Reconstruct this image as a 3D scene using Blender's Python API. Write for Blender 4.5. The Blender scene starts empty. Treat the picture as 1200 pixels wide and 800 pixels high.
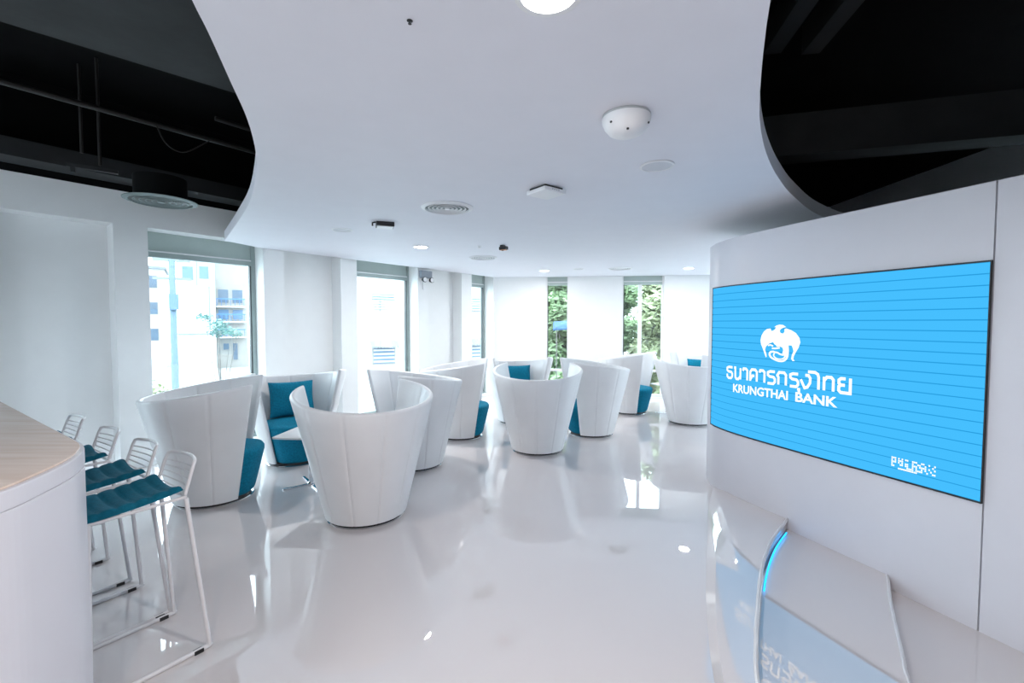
import bpy, bmesh, math, random
from mathutils import Vector, Matrix
from mathutils.geometry import tessellate_polygon
R = math.radians
scn = bpy.context.scene
COL = scn.collection

# ---------------------------------------------------------------- camera, sky, exposure
cam = bpy.data.cameras.new('camera'); cam.lens = 16.0; cam.sensor_width = 36.0; cam.clip_start = 0.05; cam.clip_end = 300
cam_o = bpy.data.objects.new('camera', cam); COL.objects.link(cam_o)
cam_o.location = (0, 0, 1.6); cam_o.rotation_euler = (R(90) - math.atan(22 / 533.333), 0, 0)
scn.camera = cam_o
world = bpy.data.worlds.new('overcast_sky'); scn.world = world; world.use_nodes = True
wn = world.node_tree.nodes; wn['Background'].inputs[0].default_value = (0.76, 0.89, 1.0, 1); wn['Background'].inputs[1].default_value = 5.5
scn.view_settings.view_transform = 'Standard'; scn.view_settings.look = 'None'
scn.view_settings.exposure = 0.78; scn.view_settings.gamma = 1.0; scn.view_settings.use_curve_mapping = False
DOWNLIGHT_W = 16.0
DOWNLIGHT_C = (1.0, 0.96, 0.94)

# ---------------------------------------------------------------- materials
def mat(name, color, rough=0.5, metal=0.0, var=0.04, scale=6.0, bump=0.0, bscale=200.0, spec=0.5, coat=0.0):
    m = bpy.data.materials.new(name); m.use_nodes = True
    nt = m.node_tree; b = nt.nodes['Principled BSDF']
    tc = nt.nodes.new('ShaderNodeTexCoord')
    nz = nt.nodes.new('ShaderNodeTexNoise'); nz.inputs['Scale'].default_value = scale; nz.inputs['Detail'].default_value = 3
    nt.links.new(tc.outputs['Object'], nz.inputs['Vector'])
    rp = nt.nodes.new('ShaderNodeValToRGB')
    rp.color_ramp.elements[0].position = 0.3; rp.color_ramp.elements[1].position = 0.7
    rp.color_ramp.elements[0].color = tuple(c * (1 - var) for c in color) + (1,)
    rp.color_ramp.elements[1].color = tuple(min(1, c * (1 + var)) for c in color) + (1,)
    nt.links.new(nz.outputs['Fac'], rp.inputs['Fac']); nt.links.new(rp.outputs['Color'], b.inputs['Base Color'])
    b.inputs['Roughness'].default_value = rough; b.inputs['Metallic'].default_value = metal
    b.inputs['Specular IOR Level'].default_value = spec
    if coat: b.inputs['Coat Weight'].default_value = coat; b.inputs['Coat Roughness'].default_value = 0.03
    if bump:
        n2 = nt.nodes.new('ShaderNodeTexNoise'); n2.inputs['Scale'].default_value = bscale
        nt.links.new(tc.outputs['Object'], n2.inputs['Vector'])
        bp = nt.nodes.new('ShaderNodeBump'); bp.inputs['Strength'].default_value = bump; bp.inputs['Distance'].default_value = 0.01
        nt.links.new(n2.outputs['Fac'], bp.inputs['Height']); nt.links.new(bp.outputs['Normal'], b.inputs['Normal'])
    return m
def emit(name, color, strength):
    m = bpy.data.materials.new(name); m.use_nodes = True; nt = m.node_tree
    nt.nodes.remove(nt.nodes['Principled BSDF']); e = nt.nodes.new('ShaderNodeEmission')
    e.inputs[0].default_value = tuple(color) + (1,); e.inputs[1].default_value = strength
    nt.links.new(e.outputs[0], nt.nodes['Material Output'].inputs[0]); return m
def glassmat():
    m = bpy.data.materials.new('window_glass'); m.use_nodes = True; nt = m.node_tree
    nt.nodes.remove(nt.nodes['Principled BSDF'])
    t = nt.nodes.new('ShaderNodeBsdfTransparent'); t.inputs[0].default_value = (0.95, 0.985, 0.98, 1)
    g = nt.nodes.new('ShaderNodeBsdfGlossy'); g.inputs['Roughness'].default_value = 0.01
    mx = nt.nodes.new('ShaderNodeMixShader'); mx.inputs[0].default_value = 0.04
    nt.links.new(t.outputs[0], mx.inputs[1]); nt.links.new(g.outputs[0], mx.inputs[2])
    nt.links.new(mx.outputs[0], nt.nodes['Material Output'].inputs[0]); return m
def floormat():
    m = mat('gloss_epoxy', (0.72, 0.675, 0.675), 0.012, var=0.015, scale=0.8, spec=0.5); m.node_tree.nodes['Principled BSDF'].inputs['IOR'].default_value = 2.5
    nt = m.node_tree; b = nt.nodes['Principled BSDF']
    tc = nt.nodes.new('ShaderNodeTexCoord'); n2 = nt.nodes.new('ShaderNodeTexNoise'); n2.inputs['Scale'].default_value = 2.2; n2.inputs['Detail'].default_value = 1
    nt.links.new(tc.outputs['Object'], n2.inputs['Vector'])
    bp = nt.nodes.new('ShaderNodeBump'); bp.inputs['Strength'].default_value = 0.012; bp.inputs['Distance'].default_value = 0.02
    nt.links.new(n2.outputs['Fac'], bp.inputs['Height']); nt.links.new(bp.outputs['Normal'], b.inputs['Normal'])
    return m
def woodmat():
    m = mat('pale_wood', (0.72, 0.52, 0.40), 0.22, spec=0.5)
    nt = m.node_tree; b = nt.nodes['Principled BSDF']
    tc = nt.nodes.new('ShaderNodeTexCoord'); mp = nt.nodes.new('ShaderNodeMapping'); mp.inputs['Rotation'].default_value = (0, 0, R(34)); mp.inputs['Scale'].default_value = (1.2, 16, 1)
    nz = nt.nodes.new('ShaderNodeTexNoise'); nz.inputs['Scale'].default_value = 2.0; nz.inputs['Detail'].default_value = 6
    rp = nt.nodes.new('ShaderNodeValToRGB'); rp.color_ramp.elements[0].position = .35; rp.color_ramp.elements[1].position = .7
    rp.color_ramp.elements[0].color = (0.74, 0.58, 0.48, 1); rp.color_ramp.elements[1].color = (0.82, 0.68, 0.59, 1)
    nt.links.new(tc.outputs['Object'], mp.inputs[0]); nt.links.new(mp.outputs[0], nz.inputs['Vector']); nt.links.new(nz.outputs['Fac'], rp.inputs[0]); nt.links.new(rp.outputs[0], b.inputs['Base Color'])
    return m
M = dict(
    floor=floormat(), wood=woodmat(), glass=glassmat(),
    wall=mat('white_wall_paint', (0.80, 0.81, 0.81), 0.55, var=0.01),
    ceil=mat('white_ceiling_paint', (0.75, 0.75, 0.80), 0.6, var=0.01),
    panel=mat('white_laminate', (0.68, 0.68, 0.73), 0.3, var=0.01),
    black=mat('black_ceiling_paint', (0.003, 0.0033, 0.0036), 0.8, var=0.2, spec=0.1),
    ventgrey=mat('grey_vent_metal', (0.15, 0.19, 0.19), 0.5, var=0.05),
    charcoal=mat('charcoal_duct_wrap', (0.012, 0.014, 0.0155), 0.8, var=0.3, scale=3, bump=0.3, bscale=8),
    darkpipe=mat('dark_pipe', (0.012, 0.011, 0.0105), 0.6, var=0.2),
    leather=mat('white_leatherette', (0.80, 0.80, 0.81), 0.33, var=0.015, bump=0.05, bscale=300),
    teal=mat('teal_fabric', (0.003, 0.185, 0.30), 0.85, var=0.18, scale=60, bump=0.25, bscale=500, spec=0.2),
    tealdark=mat('teal_quilt', (0.003, 0.125, 0.195), 0.8, var=0.15, scale=60, bump=0.25, bscale=400, spec=0.2),
    chrome=mat('chrome', (0.75, 0.76, 0.78), 0.12, 1.0, var=0.01),
    blackplastic=mat('black_plastic', (0.012, 0.012, 0.014), 0.4, var=0.1),
    whitemetal=mat('white_powder_coat', (0.74, 0.73, 0.74), 0.35, var=0.01),
    whiteplastic=mat('white_plastic', (0.78, 0.78, 0.79), 0.4, var=0.01),
    greyplastic=mat('grey_plastic', (0.45, 0.47, 0.48), 0.5, var=0.04),
    grille=mat('perforated_grille', (0.62, 0.63, 0.66), 0.6, var=0.06, scale=300),
    alu=mat('grey_aluminium_frame', (0.33, 0.39, 0.38), 0.4, 0.2, var=0.02),
    aludark=mat('dark_window_gasket', (0.05, 0.06, 0.06), 0.5, var=0.05),
    blind=mat('grey_green_transom_panel', (0.40, 0.47, 0.45), 0.6, var=0.02),
    lens=emit('downlight_lens', (1.0, 0.97, 0.93), 14.0),
    ledblue=emit('led_strip_blue', (0.02, 0.40, 1.0), 1.6),
    screen=emit('led_blue', (0.055, 0.46, 0.88), 0.66),
    screenwhite=emit('led_white', (0.93, 0.97, 1.0), 0.7),
    screengap=emit('led_module_gap', (0.02, 0.31, 0.66), 0.66),
    facade=mat('darkened_white_render', (0.52, 0.52, 0.51), 0.8, var=0.05, scale=0.8),  # white walls, base colour darkened so the outdoors looks less blown out
    facade2=mat('cream_render', (0.25, 0.24, 0.225), 0.8, var=0.06, scale=0.8),
    facadegrey=mat('grey_render', (0.17, 0.19, 0.21), 0.8, var=0.1, scale=0.8),
    extglass=mat('dull_window_glass', (0.06, 0.09, 0.13), 0.3, var=0.1, scale=2),
    louvre=mat('blue_grey_louvre', (0.09, 0.15, 0.24), 0.6, var=0.05),
    bluerail=mat('blue_metal', (0.05, 0.14, 0.32), 0.5, var=0.05),
    asphalt=mat('pale_asphalt', (0.30, 0.31, 0.31), 0.9, var=0.15, scale=1),
    bark=mat('grey_bark', (0.14, 0.13, 0.12), 0.9, var=0.3, scale=12),
    leaf1=mat('leaf_green', (0.19, 0.27, 0.14), 0.6, var=0.5, scale=1.6),
    leaf2=mat('leaf_yellow_green', (0.31, 0.35, 0.20), 0.6, var=0.45, scale=1.8),
    leaf3=mat('leaf_blue_green', (0.13, 0.24, 0.21), 0.6, var=0.4, scale=2.5),
    tarp=mat('blue_tarpaulin', (0.03, 0.10, 0.24), 0.6, var=0.2, scale=2),
)

# ---------------------------------------------------------------- builders
def new_obj(name, mesh, parent=None):
    o = bpy.data.objects.new(name, mesh); COL.objects.link(o)
    if parent: o.parent = parent
    return o
def tag(o, label=None, cat=None, group=None, kind=None):
    if label: o['label'] = label
    if cat: o['category'] = cat
    if group: o['group'] = group
    if kind: o['kind'] = kind
    return o
def empty(name, loc=(0, 0, 0), rz=0.0):
    o = bpy.data.objects.new(name, None); COL.objects.link(o); o.empty_display_size = 0.1
    o.location = loc; o.rotation_euler = (0, 0, rz); return o
def copy_tree(o, parent=None):
    c = o.copy(); COL.objects.link(c); c.parent = parent
    for ch in list(o.children): copy_tree(ch, c)
    return c
class MB:
    """collects faces; build() links them as one mesh object"""
    def __init__(self): self.v = []; self.f = []
    def add(self, vs, fs):
        n = len(self.v); self.v += [tuple(p) for p in vs]; self.f += [tuple(i + n for i in f) for f in fs]; return self
    def box(self, c, s, rz=0.0):
        x, y, z = (a / 2 for a in s); ca, sa = math.cos(rz), math.sin(rz); vs = []
        for dz in (-z, z):
            for dx, dy in ((-x, -y), (x, -y), (x, y), (-x, y)):
                vs.append((c[0] + dx * ca - dy * sa, c[1] + dx * sa + dy * ca, c[2] + dz))
        return self.add(vs, [(3, 2, 1, 0), (4, 5, 6, 7), (0, 1, 5, 4), (1, 2, 6, 5), (2, 3, 7, 6), (3, 0, 4, 7)])
    def prism(self, poly, z0, z1):
        n = len(poly); a = sum(poly[i][0] * poly[(i + 1) % n][1] - poly[(i + 1) % n][0] * poly[i][1] for i in range(n))
        if a < 0: poly = poly[::-1]
        vs = [(p[0], p[1], z0) for p in poly] + [(p[0], p[1], z1) for p in poly]
        fs = [tuple(range(n - 1, -1, -1)), tuple(range(n, 2 * n))] + [(i, (i + 1) % n, n + (i + 1) % n, n + i) for i in range(n)]
        return self.add(vs, fs)
    def lathe(self, prof, seg=32, c=(0, 0, 0)):
        vs = []; k = len(prof)
        for i in range(seg):
            a = 2 * math.pi * i / seg
            for r, z in prof: vs.append((c[0] + r * math.cos(a), c[1] + r * math.sin(a), c[2] + z))
        fs = [(i * k + j, ((i + 1) % seg) * k + j, ((i + 1) % seg) * k + j + 1, i * k + j + 1) for i in range(seg) for j in range(k - 1)]
        return self.add(vs, fs)
    def tube(self, pts, r, seg=8, cap=True):
        pts = [Vector(p) for p in pts]; rings = []; up = None
        for i, p in enumerate(pts):
            t = (pts[min(i + 1, len(pts) - 1)] - pts[max(i - 1, 0)]).normalized()
            if up is None: up = t.orthogonal().normalized()
            else:
                up = (up - t * up.dot(t)); up = up.normalized() if up.length > 1e-6 else t.orthogonal().normalized()
            w = t.cross(up); rr = r[i] if isinstance(r, (list, tuple)) else r
            rings.append([p + (up * math.cos(2 * math.pi * k / seg) + w * math.sin(2 * math.pi * k / seg)) * rr for k in range(seg)])
        vs = [q for ring in rings for q in ring]
        fs = [(i * seg + k, i * seg + (k + 1) % seg, (i + 1) * seg + (k + 1) % seg, (i + 1) * seg + k) for i in range(len(pts) - 1) for k in range(seg)]
        if cap: fs += [tuple(range(seg - 1, -1, -1)), tuple(range((len(pts) - 1) * seg, len(pts) * seg))]
        return self.add(vs, fs)
    def build(self, name, m, parent=None, smooth=None, bevel=0.0, weld=True):
        me = bpy.data.meshes.new(name); me.from_pydata(self.v, [], self.f); me.validate()
        bm = bmesh.new(); bm.from_mesh(me)
        if weld: bmesh.ops.remove_doubles(bm, verts=bm.verts, dist=1e-5)
        if bevel:
            es = [e for e in bm.edges if e.is_manifold and e.calc_face_angle(0) > 0.5]
            bmesh.ops.bevel(bm, geom=es, offset=bevel, segments=2, affect='EDGES', profile=0.7, clamp_overlap=True)
        bmesh.ops.recalc_face_normals(bm, faces=bm.faces)
        bm.to_mesh(me); bm.free()
        me.materials.append(m)
        if smooth is not None:
            me.polygons.foreach_set('use_smooth', [True] * len(me.polygons)); me.set_sharp_from_angle(angle=R(smooth))
        return new_obj(name, me, parent)
def catmull(pts, n=8):
    P = [Vector(p) for p in pts]; P = [2 * P[0] - P[1]] + P + [2 * P[-1] - P[-2]]; out = []
    for i in range(1, len(P) - 2):
        a, b, c, d = P[i - 1:i + 3]
        for k in range(n):
            t = k / n; out.append(.5 * ((2 * b) + (c - a) * t + (2 * a - 5 * b + 4 * c - d) * t * t + (3 * b - a - 3 * c + d) * t ** 3))
    out.append(P[-2]); return out

# ---------------------------------------------------------------- room axes
W0 = Vector((-0.37, 9.92)); WE = Vector((-0.603, -0.798)).normalized(); WN = Vector((0.798, -0.603)).normalized()   # left wall: corner, along, into the room
BE = Vector((0.99309, -0.11733)); BN = Vector((-0.11733, -0.99309))                                                # back wall: along, into the room
def lw(s, d, z=None):
    p = W0 + WE * s + WN * d; return (p.x, p.y) if z is None else (p.x, p.y, z)
def bw(s, d, z=None):
    p = W0 + BE * s + BN * d; return (p.x, p.y) if z is None else (p.x, p.y, z)
def sbox(mb, fn, s0, s1, d0, d1, z0, z1): return mb.prism([fn(s0, d0), fn(s1, d0), fn(s1, d1), fn(s0, d1)], z0, z1)
SLAB = 2.58; TOP = 3.9; HEAD = 2.65

# floor edge curve where the floor drops beside the screen wall
C1 = [(2.36, 3.78), (2.188, 3.552), (1.863, 3.196), (1.584, 2.821), (1.346, 2.43), (1.193, 2.162), (1.059, 1.898), (0.87, 1.40), (0.78, 0.8), (0.80, 0.1), (0.95, -0.8), (1.3, -2.5)]
C2 = [(2.58, 3.10), (2.406, 2.851), (2.237, 2.628), (2.053, 2.367), (1.905, 2.152), (1.816, 2.021), (1.60, 1.62), (1.46, 1.1), (1.42, 0.4), (1.55, -0.8), (1.9, -2.5)]
c1 = [(p.x, p.y) for p in catmull([Vector((a, b)) for a, b in C1], 6)]
c2 = [(p.x, p.y) for p in catmull([Vector((a, b)) for a, b in C2], 6)]
fl = MB()
poly = [lw(0, 0.0), bw(7.0, 0.0), (6.3, 3.78)] + c1 + [(-9.6, -2.5), lw(15.2, 0.0)]
fl.prism(poly, -0.25, 0.0)
tag(fl.build('floor', M['floor']), kind='structure')
# ramped lip rising towards the edge, then two lower terraces
A0 = [(2.05, 4.6), (1.965, 4.39), (1.69, 3.85), (1.42, 3.25), (1.19, 2.73), (1.04, 2.36), (0.92, 2.02), (0.76, 1.45), (0.70, 0.8), (0.72, 0.1), (0.87, -0.8), (1.22, -2.5)]
a0 = [(p.x, p.y) for p in catmull([Vector((a, b)) for a, b in A0], 6)]
n = len(a0); assert n == len(c1)
am = [(x + (u_ - x) * .2, y + (v_ - y) * .2) for (x, y), (u_, v_) in zip(a0, c1)]
vs = [(x, y, 0.001) for x, y in a0] + [(x, y, 0.04) for x, y in am] + [(x, y, 0.05) for x, y in c1] + [(x, y, 0.001) for x, y in c1]
fs = [(r_ * n + i, r_ * n + i + 1, (r_ + 1) * n + i + 1, (r_ + 1) * n + i) for r_ in range(3) for i in range(n - 1)]
fs += [(i + 1, i, 3 * n + i, 3 * n + i + 1) for i in range(n - 1)] + [(0, n, 2 * n, 3 * n), (n - 1, 4 * n - 1, 3 * n - 1, 2 * n - 1)]
ramp = MB().add(vs, fs).build('floor_ramp', M['floor'], smooth=30); tag(ramp, kind='structure')
MB().tube([(x, y, 0.049) for x, y in c1[2:]], 0.011, 6).build('edge_trim', M['whiteplastic'], ramp, smooth=60)
def terrace(name, inner, outer, z):
    mb = MB(); poly = list(inner) + list(reversed(outer)); mb.prism(poly, z - 0.12, z); o = mb.build(name, M['floor']); tag(o, kind='structure'); return o
c1b = [(x + 0.012, y + 0.004) for x, y in c1]; c2b = [(x + 0.012, y + 0.004) for x, y in c2]
terrace('floor_terrace', c1b, [(x, y) for x, y in c2], -0.03)
t2 = terrace('floor_terrace', c2b, [(6.3, 3.6), (6.3, -2.5)], -0.115)
vs = [(x, y, -0.145) for x, y in c2] + [(x, y, -0.02) for x, y in c2]
e2 = MB().tube([(x, y, -0.036) for x, y in c2], 0.011, 6).build('edge_trim', M['whiteplastic'], bpy.data.objects['floor_terrace'], smooth=60)
st = MB().tube([(x + 0.022, y - 0.006, -0.014) for x, y in c1[8:21]], 0.005, 6).build('led_strip', M['ledblue'])
tag(st, 'blue glowing light strip under the curved floor edge by the screen wall', 'light strip')

# ---------------------------------------------------------------- left wall with windows and niches
WINS = [(0.06, 0.75), (2.18, 3.43), (4.842, 6.07), (7.485, 8.715), (10.13, 11.36)]
NICH = [(1.05, 1.91), (3.71, 4.57), (6.365, 7.225), (9.0, 9.87), (11.65, 12.5)]
mb = MB(); marks = sorted(WINS + NICH); s = -0.3
for a, b in marks:
    sbox(mb, lw, s, a, -0.34, 0, 0, HEAD); s = b
sbox(mb, lw, s, 15.2, -0.34, 0, 0, HEAD)
sbox(mb, lw, -0.3, 15.2, -0.34, 0, HEAD, 3.0)
for a, b in NICH: sbox(mb, lw, a, b, -0.34, -0.24, 0, HEAD)
for a, b in WINS: sbox(mb, lw, a, b, -0.34, -0.02, 0, 0.05)
wl = mb.build('wall_left', M['wall'], weld=False); tag(wl, kind='structure')
wlu = sbox(MB(), lw, -0.3, 15.2, -0.34, 0, 3.0, TOP).build('wall_left_upper', M['black']); tag(wlu, kind='structure')
def window(n, fn, s0, s1, d, z0, z1, mull=(), trans=(), ztr=2.36, fw=0.055, frame='alu'):
    root = empty('window_%d' % n, fn((s0 + s1) / 2, d, z0)); tag(root, kind='structure')
    inv = root.matrix_basis.inverted()
    def P(mb, name, m, **k):
        mb.v = [tuple(Vector(p) - root.location) for p in mb.v]; return mb.build(name, m, root, **k)
    sbox_ = lambda a, b, e0, e1, y0, y1: sbox(MB(), fn, a, b, e0, e1, y0, y1)
    P(sbox_(s0, s0 + fw, d - .05, d + .03, z0, z1), 'jamb', M[frame])
    P(sbox_(s1 - fw, s1, d - .05, d + .03, z0, z1), 'jamb', M[frame])
    P(sbox_(s0 + fw, s1 - fw, d - .05, d + .03, z0, z0 + .05), 'bottom_rail', M[frame])
    P(sbox_(s0 + fw, s1 - fw, d - .05, d + .035, ztr, ztr + .06), 'head_rail', M['blind' if frame == 'whiteplastic' else frame])
    P(sbox_(s0 + fw, s1 - fw, d - .04, d + .02, ztr + .06, z1), 'transom_panel', M['blind'])
    P(sbox_(s0 + fw, s1 - fw, d + .02, d + .045, ztr + .06, ztr + .075), 'blind_rail', M['whiteplastic'])
    for q in mull: P(sbox_(q, q + .07, d - .05, d + .03, z0 + .05, ztr), 'mullion', M['whiteplastic'])
    for q in trans: P(sbox_(s0 + fw, s1 - fw, d - .045, d + .02, q, q + .05), 'crossbar', M['whiteplastic'])
    P(sbox_(s0 + fw, s0 + fw + .018, d - .02, d + .034, z0 + .05, ztr), 'gasket', M['aludark'])
    P(sbox_(s0 + fw, s1 - fw, d - .012, d - .004, z0 + .05, ztr), 'pane', M['glass'])
for i, (a, b) in enumerate(WINS): window(i + 1, lw, a, b, -0.27, 0.05, HEAD)
# ---------------------------------------------------------------- back wall, right wall, wall behind the camera
BWINS = [(1.111, 1.585), (2.709, 3.563), (4.75, 6.3)]
mb = MB(); s = 0.0
for a, b in BWINS: sbox(mb, bw, s, a, -0.3, 0, 0, TOP); s = b
sbox(mb, bw, s, 7.0, -0.3, 0, 0, TOP)
for a, b in BWINS: sbox(mb, bw, a, b, -0.3, 0, SLAB, TOP); sbox(mb, bw, a, b, -0.3, 0, 0, 0.03)
tag(mb.build('wall_back', M['wall'], weld=False), kind='structure')
window(6, bw, 1.111, 1.585, -0.09, 0.03, SLAB, ztr=2.40, fw=0.025, frame='whiteplastic', trans=(0.55,))
window(7, bw, 2.709, 3.563, -0.09, 0.03, SLAB, mull=(3.05,), ztr=2.40, fw=0.03, frame='whiteplastic', trans=(0.55,))
window(8, bw, 4.75, 6.3, -0.09, 0.03, SLAB, mull=(5.5,), ztr=2.40, fw=0.03, frame='whiteplastic', trans=(0.55,))  # unseen window continuing the spacing, added to lighten the back
p7 = bw(7.0, 0)
def rw(s_, d_, z=None): return (6.3 - d_, p7[1] - s_) if z is None else (6.3 - d_, p7[1] - s_, z)
ADDED_RWINS = [(0.5, 2.0), (2.5, 4.0)]  # unseen side windows, added to bring more daylight to the back
mb = MB(); s = 0.0
for a, b in ADDED_RWINS: sbox(mb, rw, s, a, -.2, 0, -.25, TOP); s = b
sbox(mb, rw, s, p7[1] + 2.5, -.2, 0, -.25, TOP)
for a, b in ADDED_RWINS: sbox(mb, rw, a, b, -.2, 0, SLAB, TOP); sbox(mb, rw, a, b, -.2, 0, -.25, .03)
tag(mb.build('wall_right', M['wall'], weld=False), kind='structure')
for i, (a, b) in enumerate(ADDED_RWINS): window(9 + i, rw, a, b, -0.09, 0.03, SLAB, mull=((a + b) / 2,), ztr=2.40, fw=0.03, frame='whiteplastic')
mb = MB()  # unseen wall, its gaps placed for the daylight they let in
for x in (-9.4, -7.0, -4.6, -2.2): mb.box((x, -2.6, 1.2), (1.0, 0.2, 2.9))
mb.box((2.2, -2.6, 1.2), (8.6, 0.2, 2.9))
mb.box((-1.6, -2.6, 3.275), (16.6, 0.2, 1.25))
tag(mb.build('wall_front', M['wall'], weld=False), kind='structure')

# ---------------------------------------------------------------- ceilings
SL = [(-1.75, -2.45), (-1.25, -0.9), (-0.75, -0.1), (-0.72, 0.5), (-0.80, 0.95), (-0.973, 1.425), (-1.03, 1.589), (-1.144, 1.89), (-1.278, 2.24), (-1.454, 2.62), (-1.653, 2.982), (-2.106, 3.702), (-2.616, 4.403), (-3.443, 5.494)]
SR = [(1.7, -2.45), (1.15, -0.9), (0.6, -0.1), (0.52, 0.5), (0.59, 0.98), (0.786, 1.425), (0.885, 1.637), (0.994, 1.858), (1.147, 2.152), (1.318, 2.442), (1.525, 2.753), (1.8, 3.12), (2.187, 3.578), (2.802, 4.196), (3.6, 4.75), (4.7, 5.1), (6.28, 5.2)]
sl = [(p.x, p.y) for p in catmull([Vector(q) for q in SL], 6)]; sr = [(p.x, p.y) for p in catmull([Vector(q) for q in SR], 6)]
poly = sl + [lw(4.86, 0.012), lw(0.0, 0.012)] + [bw(6.7, 0.012)] + list(reversed(sr))
me_b = MB().prism(poly, SLAB, SLAB + 0.11)
tag(me_b.build('ceiling', M['ceil']), kind='structure')
tag(MB().prism([lw(15.2, -.34), lw(-.3, -.34), bw(7.0, -.3), (6.5, -2.7), (-9.6, -2.7)], TOP, TOP + 0.2).build('ceiling_upper', M['black']), kind='structure')

# ---------------------------------------------------------------- curved screen wall
CP = [(3.3, 5.35), (2.75, 5.28), (2.35, 5.1), (2.08, 4.80), (1.972, 4.47), (1.972, 4.20), (2.04, 3.92), (2.155, 3.593), (2.323, 3.152), (2.502, 2.70), (2.63, 2.372), (2.95, 1.55), (3.4, .40)]
PT = catmull([Vector(q) for q in CP], 40); SA = [0.0]
for i in range(1, len(PT)): SA.append(SA[-1] + (PT[i] - PT[i - 1]).length)
def on_wall(s, off=0.0):
    import bisect
    i = min(max(bisect.bisect_right(SA, s) - 1, 0), len(PT) - 2)
    t = (s - SA[i]) / (SA[i + 1] - SA[i]); p = PT[i].lerp(PT[i + 1], t)
    d = (PT[min(i + 3, len(PT) - 1)] - PT[max(i - 2, 0)]).normalized(); nrm = Vector((d.y, -d.x))     # towards the room
    return p + nrm * off
def strip(s0, s1, z0, z1, off0, off1, step=0.05):
    """a thin curved slab that follows the wall"""
    k = max(1, int(round((s1 - s0) / step))); vs = []; fs = []
    for i in range(k + 1):
        s = s0 + (s1 - s0) * i / k; a = on_wall(s, off0); b = on_wall(s, off1)
        vs += [(a.x, a.y, z0), (b.x, b.y, z0), (b.x, b.y, z1), (a.x, a.y, z1)]
    for i in range(k):
        q = 4 * i
        fs += [(q + j, q + (j + 1) % 4, q + 4 + (j + 1) % 4, q + 4 + j) for j in range(4)]
    fs += [(3, 2, 1, 0), (4 * k, 4 * k + 1, 4 * k + 2, 4 * k + 3)]
    return MB().add(vs, fs)
assert on_wall(3.0, 0.1).x < on_wall(3.0, 0).x
WTOP = 2.36; SEAM = 3.868
core = [tuple(on_wall(s, -0.02)) for s in [i * 0.08 for i in range(0, int(SA[-1] / 0.08))]] + [(4.9, 0.4), (4.9, 5.0)]
wp = MB().prism(core, -0.25, WTOP - 0.002).build('wall_screen', M['panel']); tag(wp, kind='structure')
strip(0.3, SEAM - 0.004, -0.2, WTOP, -0.02, 0.0).build('wall_panel', M['panel'], wp, smooth=30)
strip(SEAM + 0.004, SA[-1] - 0.1, -0.2, WTOP, -0.02, 0.0).build('wall_panel', M['panel'], wp, smooth=30)

# LED display
S0, S1, Z0, Z1 = 1.80, 3.862, 0.615, 1.928
scr = empty('led_screen', (*on_wall(2.8, 0.01), Z0))
tag(scr, 'long blue curved LED screen showing a white bank emblem on the white curved wall', 'screen')
def sp(mb, name, m, **k):
    mb.v = [tuple(Vector(p) - scr.location) for p in mb.v]; return mb.build(name, m, scr, **k)
sp(strip(S0, S1, Z0, Z1, 0.001, 0.012), 'backing', M['screengap'])
for a, b in ((Z0 - 0.009, Z0), (Z1, Z1 + 0.009)): sp(strip(S0 - 0.008, S1, a, b, 0.001, 0.0205), 'frame_rail', M['blackplastic'])
sp(strip(S0 - 0.008, S0, Z0, Z1, 0.001, 0.0205, 0.01), 'frame_stile', M['blackplastic'])
sp(strip(S1, S1 + 0.004, Z0 - 0.009, Z1 + 0.009, 0.001, 0.0205, 0.01), 'frame_stile', M['blackplastic'])
NR = 21; H = (Z1 - Z0) / NR
for i in range(NR): sp(strip(S0 + .002, S1 - .002, Z0 + i * H + 0.0035, Z0 + (i + 1) * H - 0.0035, 0.012, 0.018), 'led_row', M['screen'])
def stroke(mb, pts, w):
    """flat ribbon along 2D points, mitred"""
    P = [Vector(p) for p in pts]; L = []; Rr = []
    for i, p in enumerate(P):
        a = (P[i] - P[i - 1]).normalized() if i else (P[1] - P[0]).normalized()
        b = (P[i + 1] - P[i]).normalized() if i < len(P) - 1 else a
        t = (a + b); t = t.normalized() if t.length > 1e-4 else a
        nn = Vector((-t.y, t.x)); k = 1 / max(0.6, abs(nn.dot(Vector((-a.y, a.x)))))
        L.append(p + nn * w / 2 * k); Rr.append(p - nn * w / 2 * k)
    vs = [(q.x, q.y, 0) for q in L] + [(q.x, q.y, 0) for q in Rr]; m = len(P)
    return mb.add(vs, [(i, i + 1, m + i + 1, m + i) for i in range(m - 1)])
def flat_poly(mb, pts):
    tri = tessellate_polygon([[Vector((x, y, 0)) for x, y in pts]]); return mb.add([(x, y, 0) for x, y in pts], [tuple(t) for t in tri])
def to_screen(mb, name, fn, m):
    out = MB(); vs = []
    for x, y, _ in mb.v:
        s, z = fn(x, y); p = on_wall(s, 0.0205); vs.append((p.x, p.y, z))
    out.add(vs, mb.f); return sp(out, name, m, weld=False)
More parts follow.
